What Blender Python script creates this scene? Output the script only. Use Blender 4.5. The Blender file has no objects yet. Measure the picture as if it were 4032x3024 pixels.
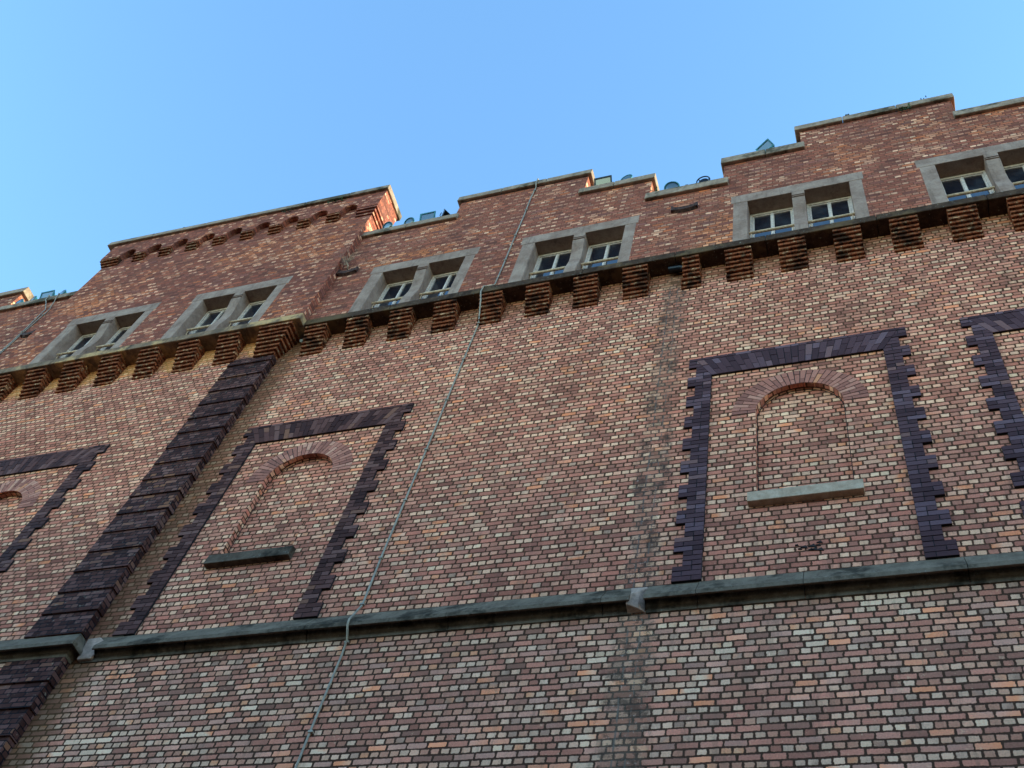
import bpy, math, random
from mathutils import Matrix, Vector
random.seed(7)
scene = bpy.context.scene
col = scene.collection

# ------------------------------------------------------------------ camera
cam_d = bpy.data.cameras.new("camera")
cam = bpy.data.objects.new("camera", cam_d)
col.objects.link(cam)
R = ((0.9437593272822327, 0.14730462314265144, 0.2960062164356254),
     (0.2798333608833754, -0.832701200359349, -0.4778095866098808),
     (0.17610117065041747, 0.5337696684155504, -0.8270902724459113))
M4 = Matrix([list(R[i]) + [(2.425081794, -7.269047928, 0.260608476)[i]] for i in range(3)] + [[0, 0, 0, 1]])
cam.matrix_world = M4
cam_d.sensor_width = 36.0
cam_d.lens = 4345.97 / 4032.0 * 36.0
cam_d.clip_start = 0.1
cam_d.clip_end = 5000
scene.camera = cam

# ------------------------------------------------------------------ sky, sun, exposure
SUN_EL = math.radians(17.0)
SUN_AZ = math.radians(24.0)        # from +X towards +Y (behind the wall)
w = bpy.data.worlds.new("World")
scene.world = w
w.use_nodes = True
nt = w.node_tree
bg = nt.nodes["Background"]
sky = nt.nodes.new("ShaderNodeTexSky")
sky.sky_type = 'NISHITA'
sky.sun_disc = False
sky.sun_elevation = SUN_EL
sky.sun_rotation = math.radians(90.0) - SUN_AZ
sky.altitude = 0
sky.air_density = 1.0
sky.dust_density = 0.0
sky.ozone_density = 2.2
tint = nt.nodes.new("ShaderNodeMix"); tint.data_type = 'RGBA'; tint.blend_type = 'MULTIPLY'
tint.inputs[0].default_value = 1.0
tint.inputs[7].default_value = (0.86, 1.09, 1.12, 1.0)
nt.links.new(sky.outputs[0], tint.inputs[6])
nt.links.new(tint.outputs[2], bg.inputs[0])
bg.inputs[1].default_value = 0.142
sun_d = bpy.data.lights.new("sun", 'SUN')
sun = bpy.data.objects.new("sun", sun_d)
col.objects.link(sun)
sun_d.energy = 2.1
sun_d.angle = math.radians(0.5)
sun_d.color = (1.0, 0.98, 0.62)
to_sun = Vector((math.cos(SUN_EL) * math.cos(SUN_AZ), math.cos(SUN_EL) * math.sin(SUN_AZ), math.sin(SUN_EL)))
sun.rotation_euler = to_sun.to_track_quat('Z', 'Y').to_euler()
sun.location = (30, 20, 40)
scene.view_settings.view_transform = 'Standard'
scene.view_settings.look = 'None'
scene.view_settings.exposure = 2.04
scene.view_settings.gamma = 1.0
scene.cycles.diffuse_bounces = 2

# ------------------------------------------------------------------ node helpers
def s2l(c):
    return tuple(((v / 255.0) / 12.92 if v / 255.0 <= 0.04045 else ((v / 255.0 + 0.055) / 1.055) ** 2.4) for v in c)

class NB:
    def __init__(s, name):
        s.m = bpy.data.materials.new(name)
        s.m.use_nodes = True
        s.nt = s.m.node_tree
        s.b = s.nt.nodes["Principled BSDF"]
    def n(s, t, **kw):
        x = s.nt.nodes.new(t)
        for k, v in kw.items():
            setattr(x, k, v)
        return x
    def put(s, sock, v):
        if isinstance(v, (int, float)):
            sock.default_value = v
        elif isinstance(v, tuple):
            sock.default_value = v if len(sock.default_value) == len(v) else tuple(v) + (1.0,)
        else:
            s.nt.links.new(v, sock)
    def math(s, op, a, b=0.0, c=None, clamp=False):
        x = s.n("ShaderNodeMath", operation=op, use_clamp=clamp)
        s.put(x.inputs[0], a); s.put(x.inputs[1], b)
        if c is not None: s.put(x.inputs[2], c)
        return x.outputs[0]
    def noise(s, vec, scale, detail=3.0, rough=0.55, out=0, dim='3D'):
        x = s.n("ShaderNodeTexNoise", noise_dimensions=dim)
        if vec is not None: s.nt.links.new(vec, x.inputs["Vector"])
        x.inputs["Scale"].default_value = scale
        x.inputs["Detail"].default_value = detail
        x.inputs["Roughness"].default_value = rough
        return x.outputs[out]
    def ramp(s, fac, stops, interp='LINEAR'):
        x = s.n("ShaderNodeValToRGB")
        x.color_ramp.interpolation = interp
        e = x.color_ramp.elements
        while len(e) < len(stops): e.new(0.5)
        for i, (p, c) in enumerate(stops):
            e[i].position = p
            e[i].color = (c, c, c, 1) if isinstance(c, (int, float)) else tuple(c) + (1,)
        s.put(x.inputs[0], fac)
        return x.outputs[0]
    def mix(s, f, a, b, bt='MIX'):
        x = s.n("ShaderNodeMix", data_type='RGBA', blend_type=bt)
        s.put(x.inputs[0], f); s.put(x.inputs[6], a); s.put(x.inputs[7], b)
        return x.outputs[2]
    def smooth(s, v, a, b, x0=0.0, x1=1.0):
        x = s.n("ShaderNodeMapRange", interpolation_type='SMOOTHSTEP')
        s.put(x.inputs[0], v)
        x.inputs[1].default_value = a; x.inputs[2].default_value = b
        x.inputs[3].default_value = x0; x.inputs[4].default_value = x1
        return x.outputs[0]
    def comb(s, a, b, c=0.0):
        x = s.n("ShaderNodeCombineXYZ")
        s.put(x.inputs[0], a); s.put(x.inputs[1], b); s.put(x.inputs[2], c)
        return x.outputs[0]
    def pos(s):
        g = s.n("ShaderNodeNewGeometry")
        sp = s.n("ShaderNodeSeparateXYZ"); s.nt.links.new(g.outputs["Position"], sp.inputs[0])
        sn = s.n("ShaderNodeSeparateXYZ"); s.nt.links.new(g.outputs["True Normal"], sn.inputs[0])
        return g.outputs["Position"], sp.outputs, sn.outputs
    def bump(s, h, dist, strength=1.0):
        x = s.n("ShaderNodeBump")
        x.inputs["Strength"].default_value = strength
        x.inputs["Distance"].default_value = dist
        s.nt.links.new(h, x.inputs["Height"])
        s.nt.links.new(x.outputs[0], s.b.inputs["Normal"])
    def fin(s, colr, rough=0.85, spec=0.3, metal=0.0):
        s.put(s.b.inputs["Base Color"], colr)
        s.put(s.b.inputs["Roughness"], rough)
        s.b.inputs["Specular IOR Level"].default_value = spec
        s.b.inputs["Metallic"].default_value = metal
        return s.m

COURSE = 0.075
Z0 = 8.495

def brick_mat(name, hdr, strc, mortar, joint=0.007, bumpd=0.006, zone=None, light_joint=None, orange=0.0, rough=0.92, spec=0.03, mottle=0.45, streak=0.42, chips=0.0, gain=1.0):
    """English bond laid in world space; hdr / strc are ramps of fired-clay colours."""
    k = NB(name)
    P, p, nn = k.pos()
    anx = k.math('ABSOLUTE', nn[0]); anz = k.math('ABSOLUTE', nn[2])
    side = k.math('GREATER_THAN', anx, 0.6); hor = k.math('GREATER_THAN', anz, 0.7)
    def sel(f, a, b):
        return k.math('ADD', k.math('MULTIPLY', k.math('SUBTRACT', 1.0, f), a), k.math('MULTIPLY', f, b))
    u = sel(side, p[0], p[1])
    v = sel(hor, p[2], p[1])
    nz = k.n("ShaderNodeTexNoise"); k.nt.links.new(P, nz.inputs["Vector"])
    nz.inputs["Scale"].default_value = 34.0; nz.inputs["Detail"].default_value = 2.0
    sc = k.n("ShaderNodeSeparateColor"); k.nt.links.new(nz.outputs["Color"], sc.inputs[0])
    du = k.math('MULTIPLY', k.math('SUBTRACT', sc.outputs[0], 0.5), 0.022)
    dv = k.math('MULTIPLY', k.math('SUBTRACT', sc.outputs[1], 0.5), 0.012)
    wob = k.math('MULTIPLY', k.math('SUBTRACT', k.noise(P, 1.7, 2.0), 0.5), 0.028)
    u = k.math('ADD', k.math('ADD', u, du), 50.0)
    v = k.math('ADD', k.math('ADD', k.math('SUBTRACT', v, Z0), dv), wob)
    v = k.math('ADD', v, k.math('MULTIPLY', k.math('SUBTRACT', k.noise(P, 95.0, 1.0), 0.5), 0.010))
    v = k.math('ADD', v, COURSE * 400)
    vr = k.math('DIVIDE', v, COURSE)
    row = k.math('FLOOR', vr)
    fv = k.math('MULTIPLY', k.math('SUBTRACT', vr, row), COURSE)
    par = k.math('MODULO', row, 2.0)
    ish = k.math('LESS_THAN', par, 0.5)
    half = k.math('MODULO', k.math('FLOOR', k.math('DIVIDE', row, 2.0)), 2.0)
    rj = k.n("ShaderNodeTexWhiteNoise", noise_dimensions='1D'); k.put(rj.inputs["W"], row)
    rowj = k.math('MULTIPLY', k.math('SUBTRACT', rj.outputs["Value"], 0.5), 0.03)
    width = k.math('ADD', k.math('MULTIPLY', ish, -0.1), 0.2)
    off = k.math('ADD', k.math('ADD', k.math('MULTIPLY', k.math('SUBTRACT', 1.0, ish), 0.05), k.math('MULTIPLY', half, 0.1)), rowj)
    ur = k.math('DIVIDE', k.math('ADD', u, off), width)
    c = k.math('FLOOR', ur)
    fu = k.math('MULTIPLY', k.math('SUBTRACT', ur, c), width)
    # jitter the vertical joint per brick
    eu = k.math('MINIMUM', fu, k.math('SUBTRACT', width, fu))
    ev = k.math('MINIMUM', fv, k.math('SUBTRACT', COURSE, fv))
    wn = k.n("ShaderNodeTexWhiteNoise", noise_dimensions='3D')
    k.nt.links.new(k.comb(c, row, k.math('ADD', side, hor)), wn.inputs["Vector"])
    rc = k.n("ShaderNodeSeparateColor"); k.nt.links.new(wn.outputs["Color"], rc.inputs[0])
    r1, r2, r3 = rc.outputs[0], rc.outputs[1], rc.outputs[2]
    jt = k.math('ADD', k.math('MULTIPLY_ADD', r3, 0.004, joint - 0.002), k.math('MULTIPLY', k.math('SUBTRACT', k.noise(P, 3.1, 3.0, 0.6), 0.5), 0.008))
    rr = 0.009
    a = k.math('MAXIMUM', k.math('SUBTRACT', rr, k.math('SUBTRACT', eu, jt)), 0.0)
    b = k.math('MAXIMUM', k.math('SUBTRACT', rr, k.math('SUBTRACT', ev, jt)), 0.0)
    d = k.math('SQRT', k.math('ADD', k.math('MULTIPLY', a, a), k.math('MULTIPLY', b, b)))
    brick = k.smooth(d, rr + 0.0015, rr - 0.0035)
    # colours
    bn = k.noise(P, 1.1, 2.0, 0.5)
    rb = k.math('ADD', r1, k.math('MULTIPLY', k.math('SUBTRACT', bn, 0.5), 0.85), clamp=True)
    chd = k.ramp(rb, hdr); cst = k.ramp(rb, strc)
    base = k.mix(ish, cst, chd)
    if orange > 0:
        on = k.noise(P, 0.55, 3.0, 0.6)
        om = k.math('MULTIPLY', k.smooth(on, 0.50, 0.72), orange * 0.75)
        om = k.math('MULTIPLY', om, k.smooth(r2, 0.15, 0.75))
        base = k.mix(om, base, s2l((188, 124, 80)))
    vv = k.math('MULTIPLY_ADD', r2, 0.34, 0.83)
    base = k.mix(1.0, base, k.comb(vv, vv, vv), 'MULTIPLY')
    # mottling inside each brick, lime and soot smears of the brick faces
    mo = k.noise(P, 60.0, 4.0, 0.65)
    mv = k.math('MULTIPLY_ADD', k.math('SUBTRACT', mo, 0.5), mottle * 2.0, 1.0)
    base = k.mix(1.0, base, k.comb(mv, mv, mv), 'MULTIPLY')
    st = k.n("ShaderNodeMapping"); st.inputs["Scale"].default_value = (6.0, 6.0, 1.1)
    k.nt.links.new(P, st.inputs[0])
    sn = k.noise(st.outputs[0], 1.6, 5.0, 0.75)
    base = k.mix(k.math('MULTIPLY', k.smooth(sn, 0.50, 0.68), streak), base, s2l((92, 80, 74)))
    li = k.math('MULTIPLY', k.smooth(k.noise(P, 17.0, 3.0, 0.7), 0.62, 0.72), 0.5)
    base = k.mix(li, base, s2l((164, 150, 132)))
    big = k.noise(P, 0.33, 3.0, 0.5)
    bv = k.math('MULTIPLY_ADD', k.math('SUBTRACT', big, 0.5), 0.5, 1.0)
    base = k.mix(1.0, base, k.comb(bv, bv, bv), 'MULTIPLY')
    mort = k.mix(k.noise(P, 9.0, 3.0), mortar, tuple(x * 1.7 for x in mortar))
    if light_joint is not None:
        lm = k.math('MULTIPLY', k.smooth(k.noise(P, 2.3, 2.0), 0.60, 0.72), 0.6)
        mort = k.mix(lm, mort, light_joint)
    colr = k.mix(brick, mort, base)
    if zone: colr = zone(k, p, P, colr, brick, r1, base)
    if gain != 1.0: colr = k.mix(1.0, colr, gain, 'MULTIPLY')
    h = k.math('MULTIPLY_ADD', k.math('MULTIPLY', mo, 0.25), brick, brick)
    k.bump(h, bumpd, 0.8)
    return k.fin(colr, rough, spec)

def stone_mat(name, c1, c2, c3=None, scale=7.0, rough=0.85, bumpd=0.004, moss=None, mossz=None, spots=0.25):
    k = NB(name)
    P, p, nn = k.pos()
    n1 = k.noise(P, scale, 6.0, 0.65)
    n2 = k.noise(P, scale * 9, 4.0, 0.7)
    base = k.mix(k.smooth(n1, 0.32, 0.68), c1, c2)
    v = k.math('MULTIPLY_ADD', k.math('SUBTRACT', n2, 0.5), 0.7, 1.0)
    base = k.mix(1.0, base, k.comb(v, v, v), 'MULTIPLY')
    st = k.n("ShaderNodeMapping"); st.inputs["Scale"].default_value = (5.0, 5.0, 0.8)
    k.nt.links.new(P, st.inputs[0])
    sm = k.math('MULTIPLY', k.smooth(k.noise(st.outputs[0], 2.2, 4.0, 0.6), 0.5, 0.75), 0.5)
    base = k.mix(sm, base, tuple(x * 0.45 for x in c1))
    sp = k.math('MULTIPLY', k.smooth(k.noise(P, 30.0, 3.0, 0.6), 0.62, 0.70), spots)
    base = k.mix(sp, base, s2l((170, 166, 150)))
    if c3 is not None:
        mm = k.smooth(k.noise(P, 1.3, 5.0, 0.7), 0.50, 0.62)
        if moss is not None:
            mm = k.math('MULTIPLY', mm, moss(k, p))
        base = k.mix(mm, base, c3)
    k.bump(n2, bumpd, 0.7)
    return k.fin(base, rough, 0.06)

def plain_mat(name, c, rough=0.6, metal=0.0, var=0.3, scale=14.0, spec=0.4, c2=None):
    k = NB(name)
    P, p, nn = k.pos()
    n = k.noise(P, scale, 5.0, 0.65)
    if c2 is None: c2 = tuple(x * (1 - var) for x in c)
    base = k.mix(k.smooth(n, 0.35, 0.65), c2, c)
    return k.fin(base, rough, spec, metal)

# ------------------------------------------------------------------ materials
def zone_mid(k, p, P, colr, brick, r1, base):
    # scar of an old downpipe: repointed bricks, sooty blotches and two thin broken verdigris lines
    n = k.noise(P, 2.4, 5.0, 0.7)
    wv2 = k.math('MULTIPLY', k.math('SUBTRACT', k.noise(P, 2.1, 4.0, 0.8), 0.5), 0.5)
    dx = k.math('ABSOLUTE', k.math('ADD', k.math('SUBTRACT', p[0], 0.07), wv2))
    inb = k.math('MULTIPLY', k.smooth(dx, 0.20, 0.13), k.smooth(k.noise(P, 1.3, 3.0, 0.7), 0.36, 0.46))
    alt = k.ramp(k.math('FRACT', k.math('MULTIPLY', r1, 7.31)), [(0.0, s2l((74, 58, 50))), (0.35, s2l((112, 88, 76))), (0.6, s2l((146, 112, 94))), (0.8, s2l((94, 84, 74))), (1.0, s2l((180, 160, 136)))])
    colr = k.mix(k.math('MULTIPLY', k.math('MULTIPLY', inb, brick), 0.5), colr, alt)
    jm = k.math('MULTIPLY', k.math('MULTIPLY', inb, k.math('SUBTRACT', 1.0, brick)), 0.6)
    colr = k.mix(jm, colr, s2l((80, 76, 72)))
    soot = k.math('MULTIPLY', k.smooth(k.noise(P, 3.6, 6.0, 0.8), 0.49, 0.58), k.smooth(dx, 0.30, 0.10))
    colr = k.mix(k.math('MULTIPLY', soot, 0.72), colr, k.mix(k.noise(P, 30.0, 4.0), s2l((22, 20, 20)), s2l((72, 68, 66))))
    salt = k.math('MULTIPLY', k.smooth(k.noise(P, 26.0, 4.0, 0.8), 0.60, 0.66), k.smooth(dx, 0.30, 0.10))
    colr = k.mix(k.math('MULTIPLY', salt, 0.5), colr, s2l((150, 150, 150)))
    for x0, wd in ((0.003, 0.012), (0.122, 0.010)):
        wv = k.math('MULTIPLY', k.math('SUBTRACT', k.noise(P, 6.0, 2.0), 0.5), 0.03)
        dd = k.math('ABSOLUTE', k.math('ADD', k.math('SUBTRACT', p[0], x0), wv))
        ln = k.math('MULTIPLY', k.smooth(dd, wd, wd * 0.4), k.smooth(k.noise(P, 4.0, 4.0, 0.8), 0.47, 0.53))
        colr = k.mix(k.math('MULTIPLY', ln, 0.8), colr, s2l((80, 84, 84)))
    # olive-brown wash where the projecting bay meets the wall
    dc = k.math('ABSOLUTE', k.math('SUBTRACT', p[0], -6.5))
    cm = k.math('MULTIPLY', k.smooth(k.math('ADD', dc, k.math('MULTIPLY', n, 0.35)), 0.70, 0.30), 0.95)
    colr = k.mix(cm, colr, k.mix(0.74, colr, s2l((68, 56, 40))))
    # ochre lichen below the ledge
    zz = k.math('ADD', p[2], k.math('MULTIPLY', k.math('SUBTRACT', n, 0.5), 0.9))
    tw = k.math('LESS_THAN', p[0], -6.6)
    om = k.math('MULTIPLY', k.smooth(zz, 14.85, 15.15), k.math('MULTIPLY_ADD', tw, 0.35, 0.55))
    colr = k.mix(om, colr, k.mix(0.55, colr, k.mix(tw, s2l((104, 84, 52)), s2l((196, 160, 92)))))
    return colr

HD_MID = [(0.0, s2l((130, 98, 88))), (0.22, s2l((156, 120, 105))), (0.42, s2l((172, 142, 123))), (0.62, s2l((184, 163, 139))), (0.82, s2l((180, 160, 139))), (0.92, s2l((146, 132, 118))), (0.97, s2l((182, 134, 102))), (1.0, s2l((186, 174, 150)))]
ST_MID = [(0.0, s2l((118, 86, 78))), (0.2, s2l((142, 102, 90))), (0.45, s2l((156, 110, 97))), (0.68, s2l((144, 108, 96))), (0.86, s2l((164, 126, 111))), (0.97, s2l((182, 126, 94))), (1.0, s2l((180, 154, 134)))]
HD_LOW = [(0.0, s2l((124, 90, 82))), (0.2, s2l((146, 114, 102))), (0.4, s2l((158, 132, 118))), (0.6, s2l((168, 149, 135))), (0.78, s2l((162, 146, 134))), (0.88, s2l((128, 110, 102))), (0.95, s2l((166, 124, 100))), (1.0, s2l((172, 157, 141)))]
ST_LOW = [(0.0, s2l((110, 86, 80))), (0.22, s2l((136, 100, 92))), (0.45, s2l((152, 110, 100))), (0.62, s2l((136, 112, 106))), (0.80, s2l((164, 130, 120))), (0.95, s2l((184, 126, 98))), (1.0, s2l((176, 162, 148)))]
HD_UP = [(0.0, s2l((116, 80, 72))), (0.35, s2l((134, 94, 83))), (0.55, s2l((146, 108, 95))), (0.74, s2l((172, 138, 122))), (0.86, s2l((130, 98, 88))), (1.0, s2l((198, 170, 150)))]
ST_UP = [(0.0, s2l((96, 68, 66))), (0.3, s2l((126, 82, 74))), (0.6, s2l((142, 92, 80))), (0.8, s2l((114, 84, 84))), (0.93, s2l((160, 100, 74))), (1.0, s2l((176, 140, 122)))]
HD_TW = [(0.0, s2l((104, 72, 68))), (0.4, s2l((126, 88, 80))), (0.65, s2l((140, 102, 92))), (0.8, s2l((176, 142, 126))), (1.0, s2l((196, 166, 148)))]
QU = [(0.0, s2l((58, 32, 28))), (0.3, s2l((80, 47, 40))), (0.6, s2l((96, 58, 51))), (0.9, s2l((116, 78, 70))), (1.0, s2l((132, 84, 62)))]
QB = [(0.0, s2l((62, 34, 33))), (0.3, s2l((80, 48, 48))), (0.6, s2l((92, 60, 61))), (0.9, s2l((110, 80, 84))), (1.0, s2l((126, 82, 70)))]

m_low = brick_mat("brick_lower", HD_LOW, ST_LOW, s2l((46, 38, 34)), joint=0.0088, zone=zone_mid, gain=(2.35, 1.62, 1.24))
m_mid = brick_mat("brick_middle", HD_MID, ST_MID, s2l((56, 45, 38)), joint=0.0082, zone=zone_mid, gain=(1.96, 1.23, 1.0))
m_up = brick_mat("brick_upper", HD_UP, ST_UP, s2l((84, 60, 54)), joint=0.006, orange=0.75, light_joint=s2l((118, 90, 76)), gain=(1.54, 1.06, 0.84))
m_tw = brick_mat("brick_tower", HD_TW, ST_UP, s2l((84, 62, 58)), joint=0.006, orange=0.7, light_joint=s2l((112, 86, 76)), gain=(1.56, 1.03, 0.80))
m_dark = brick_mat("brick_purple", QU, QU, s2l((28, 22, 24)), joint=0.006, rough=0.7, spec=0.03, mottle=0.3, streak=0.2)
CB = [(0.0, s2l((84, 56, 44))), (0.35, s2l((132, 84, 62))), (0.6, s2l((150, 104, 78))), (0.8, s2l((96, 84, 70))), (1.0, s2l((186, 160, 128)))]

def corbel_mat(name, soot, pale_shift):  # last factor spreads the cream spots of the brick
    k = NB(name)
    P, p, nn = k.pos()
    c = k.ramp(k.noise(P, 11.0, 4.0, 0.75), [(0.30, s2l((30, 20, 16))), (0.42, s2l((92, 54, 38))), (0.50, s2l((150, 88, 60))), (0.56, s2l((80, 60, 46))), (0.68 - pale_shift, s2l((214, 176, 140)))])
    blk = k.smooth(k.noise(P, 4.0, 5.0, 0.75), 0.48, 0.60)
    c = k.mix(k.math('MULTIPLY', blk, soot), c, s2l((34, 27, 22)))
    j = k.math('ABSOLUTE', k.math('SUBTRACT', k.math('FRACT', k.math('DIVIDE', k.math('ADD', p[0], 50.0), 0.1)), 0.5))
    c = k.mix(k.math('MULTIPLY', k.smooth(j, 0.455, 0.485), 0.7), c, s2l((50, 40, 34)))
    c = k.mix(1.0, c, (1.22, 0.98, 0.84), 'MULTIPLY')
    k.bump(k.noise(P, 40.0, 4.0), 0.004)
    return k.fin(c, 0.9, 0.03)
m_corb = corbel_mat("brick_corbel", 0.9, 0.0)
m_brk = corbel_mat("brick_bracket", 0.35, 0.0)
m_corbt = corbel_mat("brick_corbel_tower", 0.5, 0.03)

def tone_mat(name, stops, rough, spec, bd=0.003):
    k = NB(name)
    P, p, nn = k.pos()
    at = k.n("ShaderNodeAttribute", attribute_name="tone")
    c = k.ramp(at.outputs["Fac"], stops)
    n = k.noise(P, 45.0, 4.0, 0.7)
    v = k.math('MULTIPLY_ADD', k.math('SUBTRACT', n, 0.5), 0.8, 1.0)
    c = k.mix(1.0, c, k.comb(v, v, v), 'MULTIPLY')
    k.bump(n, bd, 0.6)
    return k.fin(c, rough, spec)
m_quoin = tone_mat("purple_engineering_brick", QU, 0.6, 0.05)
m_quoinb = tone_mat("blue_engineering_brick", QB, 0.55, 0.12)
m_vous = tone_mat("red_voussoir", [(0.0, s2l((138, 82, 68))), (0.4, s2l((170, 102, 84))), (0.8, s2l((184, 116, 96))), (0.95, s2l((204, 142, 118))), (1.0, s2l((206, 128, 90)))], 0.88, 0.25)
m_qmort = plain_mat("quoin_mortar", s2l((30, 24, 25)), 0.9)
m_vmort = plain_mat("arch_mortar", s2l((52, 38, 32)), 0.9)
m_string = stone_mat("string_stone", s2l((104, 86, 71)), s2l((128, 108, 90)), s2l((62, 52, 42)), scale=5.0)
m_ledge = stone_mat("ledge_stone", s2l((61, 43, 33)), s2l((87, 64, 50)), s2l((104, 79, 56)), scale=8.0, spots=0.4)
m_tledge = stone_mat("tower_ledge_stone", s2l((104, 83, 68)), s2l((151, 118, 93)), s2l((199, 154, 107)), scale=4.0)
m_cope = stone_mat("coping_stone", s2l((144, 116, 97)), s2l((174, 144, 121)), s2l((90, 76, 60)), scale=6.0)
m_dress = stone_mat("window_stone", s2l((143, 112, 97)), s2l((171, 140, 123)), scale=3.0, spots=0.1, bumpd=0.002)
m_sill = stone_mat("sill_stone", s2l((84, 66, 54)), s2l((106, 88, 74)), s2l((50, 42, 34)), scale=9.0)
m_sillp = stone_mat("pale_sill_stone", s2l((172, 138, 112)), s2l((198, 164, 138)), scale=9.0, spots=0.4)
m_cement = stone_mat("cement", s2l((152, 124, 107)), s2l((199, 162, 142)), scale=12.0)
m_wood = plain_mat("cream_timber", s2l((238, 210, 190)), 0.55, var=0.3, scale=20.0)
m_bar = plain_mat("cream_rail", s2l((234, 192, 152)), 0.6, var=0.45, scale=25.0)
m_metal = plain_mat("grey_cable", s2l((168, 148, 126)), 0.5, 0.2)
m_teal = plain_mat("verdigris_paint", s2l((26, 70, 74)), 0.5, 0.2, c2=s2l((56, 130, 132)), scale=30.0)
m_blk = plain_mat("black_housing", s2l((24, 26, 34)), 0.4, 0.2)
m_rust = plain_mat("rusted_iron", s2l((50, 30, 24)), 0.85, 0.2, c2=s2l((98, 62, 48)), scale=22.0)
m_white = plain_mat("white_chip", s2l((206, 196, 178)), 0.8)
m_moss = plain_mat("dry_moss", s2l((62, 66, 44)), 0.95, var=0.6, scale=60.0)
m_leaf = plain_mat("weed_leaf", s2l((86, 98, 52)), 0.8, var=0.5, scale=50.0)
m_twig = plain_mat("bare_twig", s2l((176, 138, 108)), 0.85, c2=s2l((92, 66, 50)), scale=9.0)
m_roof = plain_mat("roof_felt", s2l((92, 90, 88)), 0.9)
m_ground = stone_mat("asphalt", s2l((54, 53, 52)), s2l((62, 61, 60)), scale=1.2)
m_room = plain_mat("dark_plaster", s2l((60, 58, 56)), 0.9)

def glass_mat(name, base, smudge, rough=0.02):
    k = NB(name)
    P, p, nn = k.pos()
    n = k.noise(P, 2.6, 4.0, 0.6)
    c = k.mix(k.math('MULTIPLY', k.smooth(n, 0.45, 0.75), 0.5), base, smudge)
    k.put(k.b.inputs["IOR"], 1.6)
    return k.fin(c, rough, 0.9)
m_glass = glass_mat("window_glass", s2l((24, 30, 40)), s2l((78, 84, 92)))
m_lens = glass_mat("lamp_glass", s2l((40, 56, 62)), s2l((92, 120, 126)), 0.15)

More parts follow.
